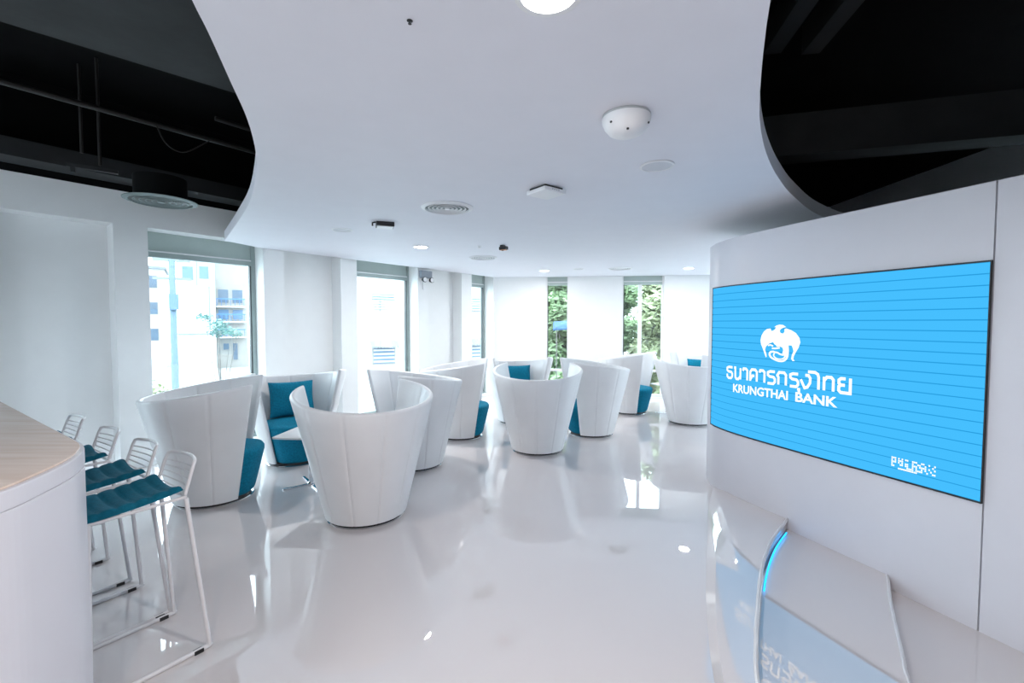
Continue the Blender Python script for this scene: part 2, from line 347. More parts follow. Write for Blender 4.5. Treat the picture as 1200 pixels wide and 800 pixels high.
# emblem drawn on a 936 x 800 grid
em = MB()
flat_poly(em, [(252, 700), (232, 650), (195, 545), (158, 455), (147, 380), (165, 290), (205, 215), (260, 165), (325, 155), (338, 200), (375, 192), (408, 160), (415, 128), (388, 128), (425, 98), (475, 82), (535, 87), (588, 125), (540, 138), (502, 160), (482, 198), (500, 235), (540, 243), (562, 210), (560, 162), (590, 150), (665, 177), (745, 228), (802, 312), (817, 390), (792, 485), (748, 575), (722, 640), (715, 690), (738, 722), (702, 727), (680, 690), (690, 620), (714, 555), (704, 505), (684, 452), (634, 452), (640, 530), (640, 600), (615, 665), (570, 650), (535, 600), (548, 545), (535, 500), (500, 482), (470, 488), (440, 490), (425, 462), (398, 445), (372, 405), (300, 440), (248, 498), (235, 560), (262, 640), (266, 685)])
for pts, w in (([(622, 610), (608, 680), (560, 735), (490, 748), (420, 730), (350, 695), (318, 645), (330, 598), (375, 583), (400, 590)], 34), ([(585, 640), (560, 690), (500, 712), (430, 700), (388, 655), (400, 610)], 22), ([(285, 475), (330, 462), (375, 482)], 26), ([(355, 522), (420, 520), (490, 505)], 28), ([(395, 590), (450, 595), (500, 622), (560, 632)], 30)):
    stroke(em, [(p.x, p.y) for p in catmull([Vector(q) for q in pts], 5)], w)
to_screen(em, 'emblem', lambda x, y: (2.627 + (x - 480) / 670 * 0.352, 1.437 - (y - 422) / 690 * 0.300), M['screenwhite'])
# Thai bank name as strokes, each glyph: advance and polylines on a unit height
G = {
 'tho': (.92, [[(.88, 1), (.35, 1), (.12, .9), (.12, .72), (.3, .6), (.72, .56), (.86, .42), (.86, .16), (.7, 0), (.32, 0), (.14, .14), (.14, .36)]]),
 'no': (1.0, [[(.02, 1), (.18, 1), (.2, .15), (.34, 0), (.58, 0), (.84, .24)], [(.86, 1), (.86, 0)]]),
 'aa': (.62, [[(.0, .8), (.08, 1), (.4, 1), (.55, .86), (.55, 0)]]),
 'kho': (1.0, [[(.12, 0), (.12, .78), (.3, 1), (.7, 1), (.88, .82), (.88, 0)], [(.12, .08), (.36, .46), (.6, .46)]]),
 'ro': (.9, [[(.84, 1), (.35, 1), (.12, .9), (.12, .7), (.3, .58), (.7, .55), (.85, .4), (.85, .16), (.68, 0), (.1, 0)]]),
 'ko': (1.0, [[(.14, 0), (.14, .6), (.02, .74), (.2, 1), (.7, 1), (.88, .82), (.88, 0)]]),
 'u': (0.0, [[(-.28, -.16), (-.12, -.18), (-.12, -.48)]]),
 'ngo': (.98, [[(.02, .62), (.38, 0), (.62, .08), (.84, .42), (.86, .78), (.7, .98), (.42, .98)]]),
 'ai': (.58, [[(-.5, 1.26), (.1, 1.26), (.34, 1.14), (.42, .9), (.42, 0)]]),
 'tho2': (1.0, [[(.12, 1), (.12, 0)], [(.14, .74), (.34, 1), (.7, 1), (.86, .84), (.86, 0)]]),
 'yo': (1.1, [[(.62, 1), (.28, 1), (.12, .88), (.12, .66), (.28, .54), (.58, .54)], [(.28, .54), (.12, .42), (.12, .14), (.28, 0), (.98, 0), (.98, 1.06)]]),
}
seq = ['tho', 'no', 'aa', 'kho', 'aa', 'ro', 'ko', 'ro', 'u', 'ngo', 'ai', 'tho2', 'yo']
tx = MB(); cx = 0.0
for g in seq:
    adv, ss = G[g]
    for pts in ss: stroke(tx, [(cx + x, y) for x, y in pts], 0.22)
    cx += adv + (0.17 if adv else 0)
to_screen(tx, 'thai_lettering', lambda x, y: (2.075 + x / (cx - .17) * 1.108, 1.108 + y * 0.098 + 0.012 * (x / cx - .5)), M['screenwhite'])
def font_mesh(txt):
    fc = bpy.data.curves.new('latin', 'FONT'); fc.body = txt; fc.size = 1.0; fc.offset = 0.028; fc.resolution_u = 3
    fo = bpy.data.objects.new('latin', fc); COL.objects.link(fo)
    dg = bpy.context.evaluated_depsgraph_get(); fm = fo.evaluated_get(dg).to_mesh()
    lt = MB().add([tuple(v.co) for v in fm.vertices], [tuple(p.vertices) for p in fm.polygons])
    fo.evaluated_get(dg).to_mesh_clear(); bpy.data.objects.remove(fo); bpy.data.curves.remove(fc); return lt
for txt, sa, wd in (('KRUNGTHAI', 2.165, 0.548), ('BANK', 2.775, 0.315)):
    lt = font_mesh(txt); lx0 = min(v[0] for v in lt.v); lx = max(v[0] for v in lt.v) - lx0; ly = max(v[1] for v in lt.v)
    to_screen(lt, 'latin_lettering', lambda x, y: (sa + (x - lx0) / lx * wd, 0.995 + y / ly * 0.071 + 0.02 * ((sa - 2.165 + (x - lx0) / lx * wd) / .925 - .5)), M['screenwhite'])
bmp = ["###.#.#.##..###..##..#..#", "#.#.###.....#..##..#...#.", "###.#.#.##..###.####.#..#", "#....##.##..#.#..#.#..#..", "##.......####.####..#..##", "....###########.........."]
cp = MB()
for j, row in enumerate(bmp):
    for i, ch in enumerate(row):
        if ch == '#': flat_poly(cp, [(i, -j), (i + .85, -j), (i + .85, -j - .8), (i, -j - .8)])
to_screen(cp, 'caption_pixels', lambda x, y: (3.432 + x / 25 * 0.23, 0.752 + y * 0.0125), M['screenwhite'])

# ---------------------------------------------------------------- bar counter
def cpoly(pts, n=6): return [(p.x, p.y) for p in catmull([Vector(q) for q in pts], n)]
KC = 0.865
nose = cpoly([(x * KC, y * KC) for x, y in [(-1.95, 2.022), (-1.862, 1.957), (-1.785, 1.876), (-1.697, 1.736), (-1.635, 1.562), (-1.60, 1.411), (-1.62, 1.24), (-1.72, 1.08), (-1.88, 0.99), (-2.1, 1.02)]])
top_poly = [(-4.05, 3.37)] + nose + [(-4.3, 2.55)]
def inset(poly, d):
    n = len(poly); out = []; a = sum(poly[i][0] * poly[(i + 1) % n][1] - poly[(i + 1) % n][0] * poly[i][1] for i in range(n)); sg = 1 if a > 0 else -1
    for i in range(n):
        p, q, r = Vector(poly[i - 1]), Vector(poly[i]), Vector(poly[(i + 1) % n]); t = ((q - p).normalized() + (r - q).normalized()).normalized()
        out.append((q.x - t.y * d * sg, q.y + t.x * d * sg))
    return out
bar = empty('bar_counter', (-2.6, 1.9, 0)); tag(bar, 'white bar counter with rounded end and pale wood top beside the wire stools', 'counter')
def bp_(mb, name, m, **k):
    mb.v = [tuple(Vector(p) - bar.location) for p in mb.v]; return mb.build(name, m, bar, **k)
bp_(MB().prism(top_poly, 1.085, 1.142), 'worktop_edge', M['panel'], bevel=0.006)
bp_(MB().prism(inset(top_poly, 0.012), 1.142, 1.15), 'wood_surface', M['wood'], bevel=0.004)
bn = [p for p in inset(nose, -0.002)][12:-2]
body_poly = [(-4.1, 3.2), (-2.1, 1.83), (-1.8, 1.67)] + bn + [(-4.25, 2.6)]
bp_(MB().prism(body_poly, 0.0, 1.085), 'body', M['panel'])

# ---------------------------------------------------------------- bar stools
def make_stool():
    r = empty('bar_stool')
    SH = 0.775
    for sy in (1, -1):
        y0, y1 = 0.22 * sy, 0.168 * sy
        pts = catmull([Vector(q) for q in ((-.19, y1, SH - .02), (-.205, y1 * 1.05, SH - .18), (-.25, y0 * .99, .06), (-.25, y0, .022), (-.22, y0, .011), (.16, y0, .011), (.19, y0, .022), (.188, y0 * .99, .06), (.17, y1 * 1.05, SH - .18), (.165, y1, SH - .025))], 4)
        MB().tube(pts, 0.0105, 8).build('side_frame', M['whitemetal'], r, smooth=60)
        for x in (-.205, .14): MB().box((x, y0, .009), (.04, .026, .018)).build('glide', M['blackplastic'], r, bevel=.003)
    MB().tube([(.18, -.2, .3), (.18, .2, .3)], .009, 8).build('footrest', M['whitemetal'], r, smooth=60)
    rim = [(-.185, -.172, SH), (-.185, .172, SH), (.165, .168, SH - .012), (.185, .1, SH - .03), (.185, -.1, SH - .03), (.165, -.168, SH - .012), (-.185, -.172, SH)]
    MB().tube([(a, b, c - .012) for a, b, c in rim], .008, 6).build('seat_frame', M['whitemetal'], r, smooth=60)
    # bent wire back: an outer hoop and five cross wires bowed backwards
    def bp(t, u):   # t across -1..1, u up 0..1
        return Vector((-.185 - .045 * u - .04 * (1 - t * t), t * (.172 - .008 * u), SH + .0 + .145 * u - .035 * (1 - t * t) * (1 - u)))
    hoop = [bp(-1, u / 5) for u in range(5)] + [bp(-.97, .97)] + [bp(-1 + k / 8, 1) for k in range(1, 16)] + [bp(.97, .97)] + [bp(1, 1 - u / 5) for u in range(1, 6)]
    back = MB().tube(hoop, .0085, 8).build('back_hoop', M['whitemetal'], r, smooth=60)
    for j in range(5):
        MB().tube([bp(-1 + k / 7, .06 + j * .17) for k in range(15)], .0035, 6).build('back_wire', M['whitemetal'], back, smooth=60)
    # quilted seat pad, dished, in channels
    vs = []; fs = []; NX, NY = 37, 17; pw = MB()
    for side in (1, 0):
        for i in range(NX):
            for j in range(NY):
                u = i / (NX - 1); v = j / (NY - 1) * 2 - 1
                x = -.185 + .37 * u; hw = .178 - .012 * u * u; y = v * hw
                dish = .035 * v * v * (1 - .4 * u) + .02 * (1 - u) ** 3 - .012 * u
                quilt = .009 * abs(math.sin(math.pi * u * 6)) ** .5
                edge = (1 - max(abs(v), abs(2 * u - 1)) ** 10)
                z = SH - .028 + dish + (.028 * edge ** .5 + quilt * edge if side else 0)
                vs.append((x, y, z))
        o = 0 if side else NX * NY
        for i in range(NX - 1):
            for j in range(NY - 1):
                q = o + i * NY + j; f = (q, q + NY, q + NY + 1, q + 1); fs.append(f if side else f[::-1])
    pw.add(vs, fs); pw.build('seat_pad', M['tealdark'], r, smooth=70, weld=True)
    return r
stool0 = make_stool()
FA = math.atan2(-.82, -.57)
spots = [((-1.685, 2.295), 'white wire bar stool with teal quilted pad at the rounded end of the counter'),
         ((-2.075, 2.555), 'second white wire bar stool with teal pad from the counter\'s rounded end'),
         ((-2.555, 2.865), 'third white wire bar stool with teal pad from the counter\'s rounded end'),
         ((-3.13, 3.245), 'fourth white wire bar stool from the counter\'s rounded end, next to the niche wall')]
for i, ((x, y), lab) in enumerate(spots):
    o = stool0 if i == 0 else copy_tree(stool0)
    o.rotation_euler = (0, 0, FA); o.location = (x + .235 * math.cos(FA), y + .235 * math.sin(FA), 0)
    tag(o, lab, 'stool', 'wire bar stools at the counter')

# ---------------------------------------------------------------- tub armchairs
OPEN = R(51)
def RAD(z): return 0.318 + 0.245 * z
def rim_z(a): return 0.945 + 0.125 * (1 + math.cos(a)) / (1 + math.cos(OPEN))
def make_chair():
    r = empty('tub_armchair')
    a0, a1 = OPEN, 2 * math.pi - OPEN; NP = 8; angs = []; seam = []
    for p in range(NP):
        b0 = a0 + (a1 - a0) * p / NP; w = (a1 - a0) / NP
        for t in ((0.0, .035, .12, .3, .5, .7, .88, .965)): angs.append(b0 + w * t); seam.append(t == 0.0 and p > 0)
    angs.append(a1); seam.append(False)
    T = 0.042; zb = 0.035; NZ = 8; vs = []; per = None
    # end rounding: first and last stations get rounded thickness
    for a, sm in zip(angs, seam):
        zr = rim_z(a); g = 0.005 if sm else 0.0; prof = []
        for k in range(NZ + 1):
            z = zb + (zr - T / 2 - zb) * k / NZ; prof.append((RAD(z) - g, z))
        zc = zr - T / 2; rc = RAD(zc) - T / 2
        for q in range(1, 6):
            th = math.pi * q / 6; prof.append((rc + (T / 2 - g * .6) * math.cos(th), zc + T / 2 * math.sin(th)))
        for k in range(NZ, -1, -1):
            z = zb + (zr - T / 2 - zb) * k / NZ; prof.append((RAD(z) - T + g, z))
        per = len(prof); vs += [(rr * math.cos(a), rr * math.sin(a), z) for rr, z in prof]
    fs = []
    m = len(angs)
    for i in range(m - 1):
        for j in range(per): fs.append((i * per + j, (i + 1) * per + j, (i + 1) * per + (j + 1) % per, i * per + (j + 1) % per))
    mbx = MB().add(vs, fs)
    # rounded front edges of the two wings
    for i, sgn in ((0, -1), (m - 1, 1)):
        a = angs[i]; ring = vs[i * per:(i + 1) * per]; h = NZ + 3
        rows = [ring]
        tx_, ty_ = -math.sin(a) * sgn, math.cos(a) * sgn
        cent = [Vector(((ring[j][0] + ring[per - 1 - j][0]) / 2, (ring[j][1] + ring[per - 1 - j][1]) / 2, (ring[j][2] + ring[per - 1 - j][2]) / 2)) for j in range(per)]
        base = len(mbx.v); lay = []
        for st_ in (0.5, 0.85, 1.0):
            kx = math.sqrt(max(0, 1 - st_ ** 2)); lay.append([tuple(cent[j] + (Vector(ring[j]) - cent[j]) * max(kx, 0.02) + Vector((tx_, ty_, 0)) * st_ * T / 2) for j in range(per)])
        prev = [i * per + j for j in range(per)]
        for L in lay:
            b = len(mbx.v); mbx.v += L; cur = [b + j for j in range(per)]
            for j in range(per): mbx.f.append((prev[j], cur[j], cur[(j + 1) % per], prev[(j + 1) % per]))
            prev = cur
    mbx.build('shell', M['leather'], r, smooth=50)
    # seat drum, proud of the shell in the opening
    seg = 72; vs = []; fs = []
    prof = [(0.0, .04), (.94, .04), (.985, .055), (1, .08), (1, .2), (1, .32), (1, .405), (.985, .435), (.94, .455), (.8, .466), (.5, .474), (0.0, .478)]
    for i in range(seg):
        a = 2 * math.pi * i / seg; c = math.cos(a); k = 1 / (1 + math.exp(-(c - math.cos(OPEN * .80)) * 26))
        for q, z in prof:
            rr = (RAD(z) - T - .006 + .035 * k) * q; vs.append((rr * math.cos(a), rr * math.sin(a), z))
    k = len(prof)
    fs = [(i * k + j, ((i + 1) % seg) * k + j, ((i + 1) % seg) * k + j + 1, i * k + j + 1) for i in range(seg) for j in range(k - 1)]
    MB().add(vs, fs).build('seat_drum', M['teal'], r, smooth=60)
    MB().lathe([(0, .012), (.285, .012), (.285, .042), (0, .042)], 48).build('plinth', M['blackplastic'], r, smooth=40)
    MB().lathe([(0, 0), (.305, 0), (.312, .006), (.305, .012), (0, .012)], 48).build('base_disc', M['chrome'], r, smooth=40)
    return r
def make_pillow():
    N = 22; vs = []; fs = []; w, h, t = .25, .215, .085
    for side in (1, -1):
        for i in range(N + 1):
            for j in range(N + 1):
                u = i / N * 2 - 1; v = j / N * 2 - 1
                pin = 1 - .06 * (1 - abs(u) ** 2) * abs(v) ** 3; pin2 = 1 - .06 * (1 - abs(v) ** 2) * abs(u) ** 3
                d = ((1 - abs(u) ** 2.6) * (1 - abs(v) ** 2.6)) ** .5
                vs.append((side * t * d, u * w * pin2, v * h * pin + h))
        o = 0 if side == 1 else (N + 1) ** 2
        for i in range(N):
            for j in range(N):
                q = o + i * (N + 1) + j; f = (q, q + N + 1, q + N + 2, q + 1); fs.append(f if side == 1 else f[::-1])
    return MB().add(vs, fs).build('throw_pillow', M['teal'], smooth=80)
chair0 = make_chair()
CH = [
 ((-2.73, 4.13), 23, 'white tub armchair with teal seat in profile, behind the bar stools by the window'),
 ((-2.53, 5.28), -58, 'white tub armchair with its teal seat and pillow in full view behind the small table'),
 ((-1.22, 3.76), 123, 'large white tub armchair seen from behind in front of the small table'),
 ((-1.11, 5.09), 218, 'white tub armchair turned to the small table, behind the large one seen from behind'),
 ((-0.73, 6.40), 0, 'white tub armchair with teal seat edge showing, by the pier with the emergency light'),
 ((0.32, 5.69), 85, 'white tub armchair seen from behind with a teal pillow showing over its rim'),
 ((1.14, 6.54), 186, 'white tub armchair facing left with a sliver of teal seat, in the middle group'),
 ((0.10, 7.35), -83, 'white tub armchair facing forward with a teal pillow, mostly hidden in the middle group'),
 ((2.10, 8.12), -32, 'white tub armchair with teal seat edge in front of the double garden window'),
 ((2.85, 7.26), 98, 'white tub armchair seen from behind, partly hidden by the screen wall'),
 ((3.6, 8.65), -112, 'white tub armchair at the back wall showing only its rim beside the screen wall'),
]
chairs = []
for i, (p, a, lab) in enumerate(CH):
    o = chair0 if i == 0 else copy_tree(chair0)
    o.location = (p[0], p[1], 0); o.rotation_euler = (0, 0, R(a)); tag(o, lab, 'armchair', 'white tub armchairs'); chairs.append(o)
pil0 = make_pillow()
for k, (ci, da, lab) in enumerate([(1, 2, 'square teal pillow in the armchair behind the small table'), (4, 25, 'teal pillow whose corner peeks above the rim of the armchair by the emergency light'), (7, 0, 'teal pillow seen over the rim of the middle armchair that is turned away'), (10, 0, 'teal pillow in the armchair by the back wall near the screen wall')]):
    o = pil0 if k == 0 else copy_tree(pil0)
    (x, y), a, _ = CH[ci]; a = R(a)
    o.location = (x - .19 * math.cos(a + R(da)), y - .19 * math.sin(a + R(da)), .475); o.rotation_euler = (0, R(-17), a + R(da))
    tag(o, lab, 'pillow', 'teal throw pillows')

# ---------------------------------------------------------------- small tables
def make_table():
    r = empty('side_table'); h = .25; c = .03; pts = []
    for sx, sy, a in ((1, 1, 0), (-1, 1, 90), (-1, -1, 180), (1, -1, 270)):
        for q in range(5): pts.append((sx * (h - c) + c * math.cos(R(a + q * 22.5)), sy * (h - c) + c * math.sin(R(a + q * 22.5))))
    MB().prism(pts, .508, .524).build('table_top', M['whiteplastic'], r, bevel=.003)
    MB().lathe([(0, .02), (.02, .02), (.02, .5), (.08, .502), (.08, .508), (0, .508)], 20).build('pole', M['chrome'], r, smooth=40)
    hub = MB().lathe([(0, 0.004), (.035, .004), (.035, .02), (.022, .034), (0, .034)], 20).build('hub', M['chrome'], r, smooth=40)
    for k in range(4):
        a = R(45 + 90 * k); d = Vector((math.cos(a), math.sin(a))); s_ = Vector((-d.y, d.x))
        p0, p1 = d * .025, d * .26
        m_ = MB().prism([tuple(p0 + s_ * .016), tuple(p0 - s_ * .016), tuple(p1 - s_ * .011), tuple(p1 + s_ * .011)], 0.0, .014); m_.build('foot', M['chrome'], r, bevel=.003)
    return r
t0 = make_table()
for i, (x, y, rz, lab) in enumerate([(-1.99, 4.45, -5, 'low white square table on a chrome pole among the four armchairs by the stools'), (0.2, 6.5, 8, 'low white square table hidden inside the middle group of armchairs'), (2.78, 7.93, 20, 'low white square table between the armchairs near the screen wall')]):
    o = t0 if i == 0 else copy_tree(t0)
    o.location = (x, y, 0); o.rotation_euler = (0, 0, R(rz)); tag(o, lab, 'table', 'small white tables')

# ---------------------------------------------------------------- ceiling fittings
def downlight(x, y, lab, z=SLAB, w=DOWNLIGHT_W, c=DOWNLIGHT_C):
    r = empty('downlight', (x, y, z)); tag(r, lab, 'downlight', 'recessed downlights')
    MB().lathe([(.085, -.001), (.105, -.001), (.105, -.006), (.085, -.008), (.085, -.001)], 32).build('trim_ring', M['whiteplastic'], r, smooth=40)
    MB().lathe([(0, -.004), (.085, -.004)], 32).build('lens', M['lens'], r)
    l = bpy.data.lights.new('downlight_lamp', 'AREA'); l.shape = 'DISK'; l.size = .17; l.energy = w; l.color = c
    lo = bpy.data.objects.new('downlight_lamp', l); COL.objects.link(lo); lo.parent = r; lo.location = (0, 0, -.012)
for x, y, lab in [(.108, 1.39, 'bright round downlight in the narrow neck of the white ceiling'), (-1.179, 5.923, 'round downlight in front of the second tall window'), (.611, 8.623, 'round downlight near the back wall above the middle armchairs'), (3.172, 8.221, 'round downlight near the back wall beside the screen wall')]:
    downlight(x, y, lab)
downlight(-.1, -.9, 'added warm downlight behind the camera, tinting the near floor', w=30, c=(1.0, .88, .82))  # unseen lamp, added to warm the near floor and screen wall
def diffuser(x, y, z, dia, lab, ring='whiteplastic', gapm='ventgrey'):
    r = empty('air_diffuser', (x, y, z)); tag(r, lab, 'air vent', 'round air vents')
    R0 = dia / 2
    MB().lathe([(R0, -.001), (R0, -.006), (R0 * .86, -.018), (R0 * .84, -.014), (R0 * .84, -.001)], 40).build('flange', M[ring], r, smooth=50)
    MB().lathe([(0, -.002), (R0 * .85, -.002)], 32).build('backing', M[gapm], r)
    for k in (.74, .58, .42, .26):
        MB().lathe([(R0 * k, -.012), (R0 * (k - .03), -.014), (R0 * (k - .06), -.004), (R0 * (k - .04), -.004), (R0 * k, -.012)], 36).build('ring', M[ring], r, smooth=50)
    MB().lathe([(0, -.02), (R0 * .1, -.018), (R0 * .1, -.003)], 20).build('center_cap', M[ring], r, smooth=50)
    return r
diffuser(-.552, 3.919, SLAB, .44, 'large round air vent in the middle of the white ceiling')
diffuser(-.436, 6.884, SLAB, .42, 'round air vent further back, near the orange-lensed camera')
diffuser(1.946, 8.221, SLAB, .42, 'round air vent close to the double garden window')
def speaker(x, y, lab, R0=.105):
    r = empty('ceiling_speaker', (x, y, SLAB)); tag(r, lab, 'speaker', 'round ceiling speakers')
    MB().lathe([(R0, -.001), (R0, -.005), (R0 * .88, -.009), (R0 * .86, -.004)], 36).build('rim', M['whiteplastic'], r, smooth=50)
    MB().lathe([(0, -.006), (R0 * .87, -.005)], 36).build('grille', M['grille'], r, smooth=50)
speaker(.906, 2.886, 'round flush ceiling speaker beside the white dome'); speaker(-1.791, 4.844, 'round flush ceiling speaker above the armchairs by the window'); speaker(1.214, 8.351, 'round flush ceiling speaker near the back wall', .1)
d = empty('ceiling_dome', (.543, 2.204, SLAB)); tag(d, 'white dome-shaped wireless unit hanging from the ceiling', 'dome')
MB().lathe([(0, -.001), (.112, -.001), (.112, -.012), (.108, -.018)], 40).build('mount_plate', M['greyplastic'], d, smooth=40)
MB().lathe([(.114, -.012), (.112, -.03), (.102, -.055), (.084, -.076), (.056, -.09), (.025, -.096), (0, -.097)], 40).build('dome_cover', M['whiteplastic'], d, smooth=60)
for a, k in ((215, .103), (330, .103), (262, .07)):
    zz = -.052 if k > .1 else -.087
    MB().lathe([(0, -.004), (.006, -.003), (.006, .003), (0, .004)], 10, (k * math.cos(R(a)), k * math.sin(R(a)), zz)).build('port', M['blackplastic'], d)
a_ = empty('access_point', (.25, 3.375, SLAB), R(38)); tag(a_, 'white square wireless access point with rounded corners on the ceiling', 'access point')
MB().box((0, 0, -.008), (.17, .17, .014)).build('mount_plate', M['blackplastic'], a_)
MB().box((0, 0, -.031), (.205, .205, .03)).build('housing', M['whiteplastic'], a_, bevel=.012, smooth=40)
for i in range(4): MB().box((-.03 + i * .02, -.103, -.03), (.008, .002, .004)).build('vent_slot', M['blackplastic'], a_)
a_ = empty('ceiling_beacon', (-1.249, 4.515, SLAB), R(20)); tag(a_, 'small box with dark sides and white face on the ceiling near the window', 'sensor')
MB().box((0, 0, -.022), (.17, .15, .042)).build('housing', M['blackplastic'], a_, bevel=.006)
MB().box((0, 0, -.047), (.15, .13, .008)).build('face', M['whiteplastic'], a_, bevel=.003)
MB().tube([(-.09, -.05, -.01), (-.12, -.06, -.02), (-.12, -.06, -.05)], .008, 8).build('antenna', M['blackplastic'], a_, smooth=60)
a_ = empty('security_camera', (-.119, 5.794, SLAB), R(-35)); tag(a_, 'tiny black camera with orange underside on the white ceiling', 'camera')
MB().box((0, 0, -.012), (.05, .05, .022)).build('mount', M['blackplastic'], a_)
MB().box((.015, 0, -.042), (.11, .05, .04)).build('body', M['blackplastic'], a_, bevel=.006)
MB().box((.015, 0, -.064), (.08, .04, .006)).build('underside', mat('orange_plastic', (.7, .3, .12), .5), a_)
MB().lathe([(0, -.002), (.014, -.002), (.014, .003)], 16, (.0, 0, -.07)).build('lens', M['blackplastic'], a_)
def sprinkler(x, y, lab, m, sc=1.0):
    r = empty('sprinkler', (x, y, SLAB)); r.scale = (sc, sc, sc); tag(r, lab, 'sprinkler', 'ceiling sprinklers')
    MB().lathe([(.03, -.001), (.03, -.004), (.012, -.01), (.01, -.024), (0, -.024)], 20).build('escutcheon', M[m], r, smooth=50)
    MB().lathe([(0, -.03), (.018, -.03), (.018, -.033), (0, -.033)], 16).build('deflector', M[m], r)
    MB().box((0, 0, -.027), (.004, .016, .008)).build('yoke', M[m], r)
sprinkler(-.414, 5.858, 'small white sprinkler head beside the tiny black camera', 'whiteplastic'); sprinkler(-.332, 1.52, 'small dark sprinkler head alone near the neck of the ceiling', 'blackplastic', .33)
# twin-lamp emergency light on the pier
el = empty('emergency_light', lw(2.035, .012, 2.40)); el.rotation_euler = (0, 0, math.atan2(WN.y, WN.x)); tag(el, 'grey twin-lamp emergency light on the white pier beside the second tall window', 'emergency light')
MB().box((.035, 0, .07), (.07, .25, .13)).build('battery_box', mat('blue_grey_plastic', (.24, .27, .31), .5), el, bevel=.006)
for y in (-.085, .085):
    hd = MB().lathe([(0, -.05), (.03, -.045), (.048, 0), (.048, .012), (0, .012)], 20); hd.v = [(z + .1, x + y, yy - .03) for x, yy, z in hd.v]
    hd.build('lamp_head', M['blackplastic'], el, smooth=40)
    hd = MB().lathe([(0, .013), (.04, .013), (.04, .018), (0, .02)], 20); hd.v = [(z + .1, x + y, yy - .03) for x, yy, z in hd.v]
    hd.build('lamp_glass', M['whiteplastic'], el, smooth=40)
MB().tube([(.01, -.05, 0), (.01, -.05, -.2), (.01, -.02, -.2)], .004, 6).build('cable', M['greyplastic'], el)

# ---------------------------------------------------------------- services in the open black ceiling
u = Vector((.62, .785)).normalized(); v = Vector((u.y, -u.x))     # along the left wall / towards the camera side
def along(p, q, w, z0, z1, name, m, lab, cat):
    P, Q = Vector(p), Vector(q); t = (Q - P).normalized(); n_ = Vector((t.y, -t.x)) * w
    o = MB().prism([tuple(P), tuple(Q), tuple(Q + n_), tuple(P + n_)], z0, z1).build(name, m); tag(o, lab, cat); return o
P0 = Vector((-2.76, 2.45)); P1 = Vector((-1.98, 3.20)); dd = (P1 - P0).normalized()
along(P0 - dd * 4, P1 + dd * 5, 1.25, 3.2, 3.75, 'air_duct', M['charcoal'], 'wide charcoal wrapped air duct in the open black ceiling', 'duct')
q0 = Vector((-3.64, 3.24)); q1 = Vector((-2.59, 4.58)); dq = (q1 - q0).normalized()
def pipe(p, q, z, r, lab):
    o = MB().tube([(p.x, p.y, z), (q.x, q.y, z)], r, 10).build('ceiling_pipe', M['darkpipe'], smooth=60); tag(o, lab, 'pipe', 'dark ceiling pipes'); return o
pipe(q0 - dq * 3, q1 + dq * 5, 3.3, .022, 'thin dark pipe running through the black ceiling behind the duct')
off = Vector((dq.y, -dq.x))
pipe(q0 + off * .28 + dq * 1.3, q1 + off * .28 + dq * 5, 3.4, .02, 'second dark pipe next to the thin pipe in the black ceiling')
along(Vector(lw(9, .05)), Vector(lw(3.0, .05)), .30, 3.06, 3.22, 'cable_tray', M['charcoal'], 'charcoal cable tray along the top of the window wall', 'cable tray')
for k, (x, y, zb) in enumerate([(-3.86, 4.15, 3.12), (-3.62, 4.06, 2.98)]):
    tag(MB().tube([(x, y, TOP), (x, y, zb)], .012, 8).build('hanger_rod', M['darkpipe'], smooth=60), ['dark hanger rod ending above the metal bracket', 'dark hanger rod holding the metal bracket near the window wall'][k], 'rod', 'dark hanger rods')
br = MB().box((-3.72, 4.1, 2.965), (.34, .05, .03), R(38)).box((-3.82, 4.02, 2.93), (.03, .05, .05), R(38)); tag(br.build('support_bracket', M['charcoal'], weld=False), 'charcoal bracket hanging from the dark rod in front of the wall', 'bracket')
df = diffuser(-3.2, 4.2, 2.71, .56, 'round air vent hanging below a black duct collar in the open ceiling', 'ventgrey', 'blackplastic')
MB().lathe([(.2, .0), (.2, .2), (0, .2)], 28).build('duct_collar', M['black'], df, smooth=40)
sb = lw(6.1, .9); wires = MB().tube(catmull([Vector(q) for q in ((-3.05, 3.97, 3.3), (-3.0, 4.0, 3.16), (-2.93, 4.05, 3.1), (-2.86, 4.1, 3.12), (-2.75, 4.22, 3.26))], 5), .006, 6); tag(wires.build('loose_cable', M['darkpipe'], smooth=60), 'loose dark cable dangling from the pipe in the black ceiling', 'cable')
along((1.9, 4.15), (6.0, 3.0), -.25, 3.05, 3.4, 'ceiling_beam', M['charcoal'], 'dark beam crossing the black ceiling opening above the screen wall', 'beam')
for k in range(3): along((1.35 + k * .28, 2.2), (1.55 + k * .28, 3.4), .12, 3.55, 3.75, 'cable_duct', M['charcoal'], ['first', 'second', 'third'][k] + ' narrow dark duct from the curved ceiling edge above the screen', 'duct')['group'] = 'narrow dark ducts above the screen wall'

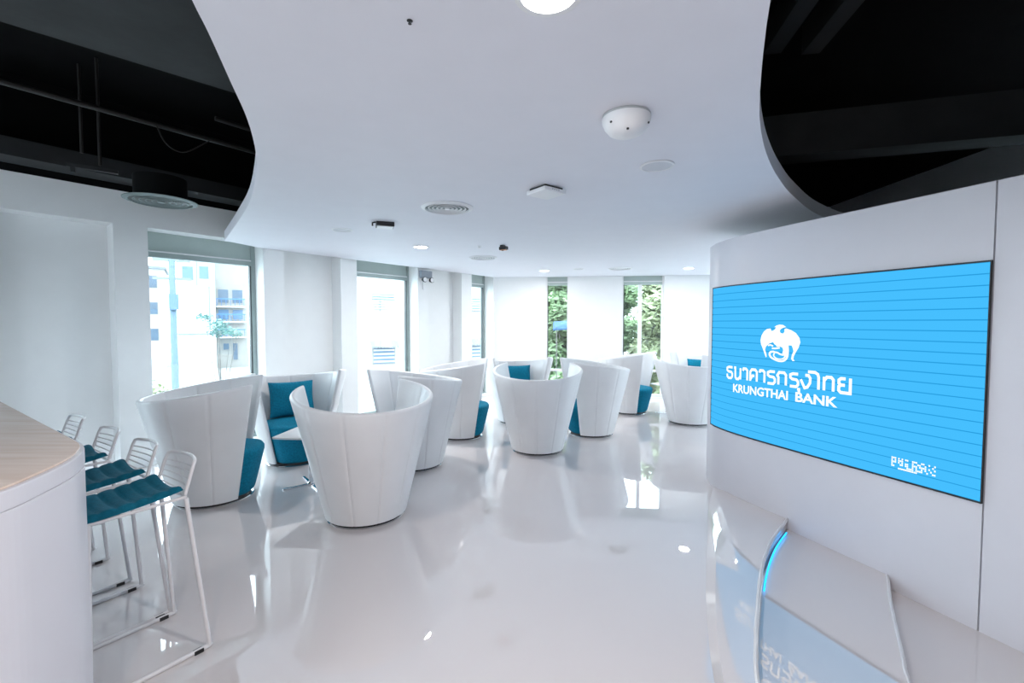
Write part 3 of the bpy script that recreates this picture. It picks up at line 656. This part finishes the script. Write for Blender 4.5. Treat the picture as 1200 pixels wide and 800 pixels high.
# ---------------------------------------------------------------- outdoors
GZ = -3.6
tag(MB().box((0, 12, GZ - .1), (160, 160, .2)).build('ground_outside', M['asphalt']), kind='structure')
def facade(name, o, ang, w, h, dep, m, lab):
    """a block whose front's lower corner stands at o; x runs along the front, y goes back"""
    r = empty(name, (o[0], o[1], GZ), ang); tag(r, lab, 'building')
    MB().box((w / 2, dep / 2, h / 2), (w, dep, h)).build('walls', M[m], r); return r
def fwin(r, x0, x1, z0, z1, m='extglass', awn=False, slats=0):
    z0 -= GZ; z1 -= GZ
    f = MB().box(((x0 + x1) / 2, -.03, (z0 + z1) / 2), (x1 - x0 + .16, .06, z1 - z0 + .16)).build('window', M['facade2'], r)
    MB().box(((x0 + x1) / 2, -.07, (z0 + z1) / 2), (x1 - x0, .03, z1 - z0)).build('pane', M[m], f)
    for k in range(slats): MB().box(((x0 + x1) / 2, -.10, z0 + (k + .5) * (z1 - z0) / slats), (x1 - x0, .04, (z1 - z0) / slats * .45)).build('slat', M['facade'], f)
    if awn:
        a = MB(); nn = 9
        for k in range(nn):
            xa = x0 - .2 + (x1 - x0 + .4) * k / nn; xb = x0 - .2 + (x1 - x0 + .4) * (k + 1) / nn
            a.add([(xa, -.05, z1 + .5), (xb, -.05, z1 + .5), (xb, -.7, z1 + .15), ((xa + xb) / 2, -.75, z1 + .02), (xa, -.7, z1 + .15)], [(0, 1, 2, 3, 4)])
        a.build('awning', M['facadegrey'], r, weld=False)
def slab(r, x0, x1, y0, y1, z0, z1, name, m): return MB().box(((x0 + x1) / 2, (y0 + y1) / 2, (z0 + z1) / 2 - GZ), (x1 - x0, y1 - y0, z1 - z0)).build(name, M[m], r)
def plane_pt(ang, D, x): a = R(ang); return (-math.sin(a) * D + math.cos(a) * x, math.cos(a) * D + math.sin(a) * x)
b1 = facade('white_building', plane_pt(35, 60, -1.3), R(35), 3.36, 16, 8, 'facade', 'plain white building with a lower white annexe seen through the widest window')
slab(b1, .1, 3.2, -3.0, 0, GZ, .35, 'annexe', 'facade'); slab(b1, 0.0, 3.3, -3.1, 0, .35, .5, 'annexe_roof', 'facadegrey')
slab(b1, 1.7, 1.8, -.12, 0, 5.6, 9.5, 'downpipe', 'facadegrey'); slab(b1, 2.75, 2.9, -.12, 0, 1.0, 5.6, 'downpipe', 'facadegrey')
fwin(b1, .5, 1.4, 6.2, 7.6, 'louvre'); fwin(b1, 2.0, 2.8, 6.4, 7.7, 'louvre')
b2 = facade('balcony_building', plane_pt(35, 62, 2.1), R(35), 3.2, 12.5, 8, 'facade2', 'cream building with balconies and blue railings behind the young tree')
for z in (3.5, 1.75, 0.0):
    slab(b2, .1, 2.9, -.9, 0, z - .15, z, 'balcony', 'facade'); slab(b2, .1, 2.9, -.9, -.84, z + .75, z + .86, 'railing', 'bluerail')
    for q in range(7): slab(b2, .12 + q * .44, .17 + q * .44, -.9, -.85, z, z + .75, 'baluster', 'bluerail')
for x in (.3, 1.7): fwin(b2, x, x + 1.0, 3.9, 5.4); fwin(b2, x, x + 1.0, 2.0, 3.1, 'louvre')
fwin(b2, .7, 1.25, -1.5, -.8); fwin(b2, 1.65, 2.1, -2.7, -.8)
b3 = facade('terrace_building', plane_pt(35, 66, -9.0), R(35), 6.4, 11.3, 8, 'facade', 'white building with a sloping roof edge beside the utility pole')
slab(b3, -.2, 6.6, -.5, 8.2, 7.7, 8.0, 'roof', 'facadegrey')
for z in (5.6, 2.6, -.4): fwin(b3, 5.0, 5.7, z, z + 1.3)
b4 = facade('louvred_building', plane_pt(25, 28, 1.2), R(25), 14.0, 14, 8, 'facade', 'white building with louvred windows and scalloped awnings outside the second window')
for zz, sl_, aw in ((2.37, 6, False), (-.83, 4, True)):
    for x in (-.0, 2.76, 5.6, 8.3): fwin(b4, x, x + 1.2, zz, zz + .9, 'louvre', aw, sl_)
# utility pole, young tree, hedge
up_ = empty('utility_pole', (*plane_pt(35, 22, -.62), GZ)); tag(up_, 'blue-grey utility pole with crossarms outside the widest window', 'pole')
MB().tube([(0, 0, 0), (0, 0, 11)], [.13, .10], 12).build('post', mat('blue_grey_pole', (.12, .17, .22), .7), up_, smooth=60)
for z in (7.6, 6.9): MB().box((0, 0, z), (1.2, .1, .1), R(35)).build('crossarm', M['facadegrey'], up_)
MB().box((.12, -.12, 6.0), (.3, .3, .6), R(35)).build('junction_box', M['louvre'], up_)
rnd = random.Random(7)
def leaves(blobs, n, size):
    vs = []; fs = []
    tot = sum(b[3] ** 2 for b in blobs)
    for cx_, cy_, cz_, rr, fl_ in blobs:
        for _ in range(int(n * rr * rr / tot)):
            d_ = Vector((rnd.gauss(0, 1), rnd.gauss(0, 1), rnd.gauss(0, 1))).normalized() * rr * (rnd.random() ** .45)
            p = Vector((cx_, cy_, cz_)) + Vector((d_.x, d_.y, d_.z * fl_))
            a = Vector((rnd.gauss(0, 1), rnd.gauss(0, 1), rnd.gauss(0, .6))).normalized(); b = a.orthogonal().normalized()
            s_ = size * (.6 + .8 * rnd.random()); k = len(vs)
            vs += [tuple(p - a * s_), tuple(p + b * s_ * .45), tuple(p + a * s_), tuple(p - b * s_ * .45)]; fs.append((k, k + 1, k + 2, k + 3))
    return MB().add(vs, fs)
def tree(name, x, y, h, trunk, blobs, n, size, m, lab, group=None, tr=.12):
    r = empty(name, (x, y, GZ)); tag(r, lab, 'tree', group)
    t_ = MB().tube([(0, 0, 0), (.05, .03, h * .45), (.0, .05, h)], [tr, tr * .7, tr * .35], 8)
    for b in blobs: t_.tube([(.03, .03, h * .55), ((b[0]) * .6, b[1] * .6, (h * .55 + b[2]) / 2 + .2), (b[0], b[1], b[2])], [tr * .35, tr * .25, tr * .1], 6)
    t_.build('trunk', M['bark'], r, smooth=60, weld=False)
    lf = leaves(blobs, n, size).build('foliage', M[m], r, weld=False); lf['kind'] = 'stuff'
    return r
tp = plane_pt(35, 15, .56)
tree('young_tree', tp[0], tp[1], 4.9, 0, [(-.28, -.1, 5.35, .22, .6), (.0, .0, 5.15, .28, .6), (.28, .15, 4.95, .24, .6), (-.1, .1, 4.95, .26, .6), (.42, .2, 4.85, .15, .6)], 420, .05, 'leaf3', 'slim young tree with sparse leaves outside the widest window', tr=.035)
hp = plane_pt(35, 13, -.75)
hd_ = empty('roadside_shrub', (hp[0], hp[1], GZ)); tag(hd_, 'pale green shrub at the foot of the widest window', 'shrub')
MB().tube([(0, 0, 0), (0, 0, 3.6)], .05, 6).build('stem', M['bark'], hd_); lf = leaves([(-.1, 0, 3.6, .35, 1), (.15, .1, 3.4, .35, 1), (.5, .3, 3.2, .3, 1), (-.3, -.2, 3.3, .3, 1)], 700, .06).build('foliage', M['leaf2'], hd_, weld=False); lf['kind'] = 'stuff'
for i, (x, y, m, sc, lab) in enumerate([(1.7, 14.9, 'leaf1', 1.0, 'dense green tree outside the narrow back window'), (5.0, 14.8, 'leaf2', 1.0, 'pale yellow-green leafy tree outside the double garden window'), (3.5, 18.4, 'leaf1', 1.05, 'green tree behind the gap between the two nearer garden trees'), (6.75, 18.6, 'leaf1', 1.1, 'tall tree far outside the double garden window'), (9.0, 15.0, 'leaf2', 1.0, 'pale leafy tree outside the added window hidden by the screen wall')]):
    bl = []
    for k in range(11):
        a = k * 2.4; rr = (0.85 * (k % 3) / 2 + .15) * sc; bl.append((rr * math.cos(a), rr * math.sin(a), (1.7 + k * .48) * sc + .5, (.66 + .14 * rnd.random()) * sc, 1.0))
    tree('garden_tree', x, y, 5.6 * sc, 0, bl, 15000, .12, m, lab, 'garden trees outside the back windows')
tb = MB(); tb.add([(0, 0, 0), (.9, .1, .05), (1.0, .5, .35), (.05, .45, .3), (.45, .2, .2)], [(0, 1, 4), (1, 2, 4), (2, 3, 4), (3, 0, 4)]).add([(0, 0, -.04), (.9, .1, .01), (1.0, .5, .31), (.05, .45, .26)], [(0, 1, 2, 3)])
sh = empty('garden_shelter', (1.22, 12.2, GZ)); tag(sh, 'small blue roofed shelter among the trees outside the narrow window', 'shelter')
tb.v = [(x * .62 - .12, y * .5, z * .7 + 5.02) for x, y, z in tb.v]; tb.build('roof', M['tarp'], sh, weld=False)
for x, y in ((-.02, .04), (.42, .07), (.44, .2)): MB().tube([(x, y, 0), (x, y, 5.08)], .015, 8).build('post', M['bark'], sh)
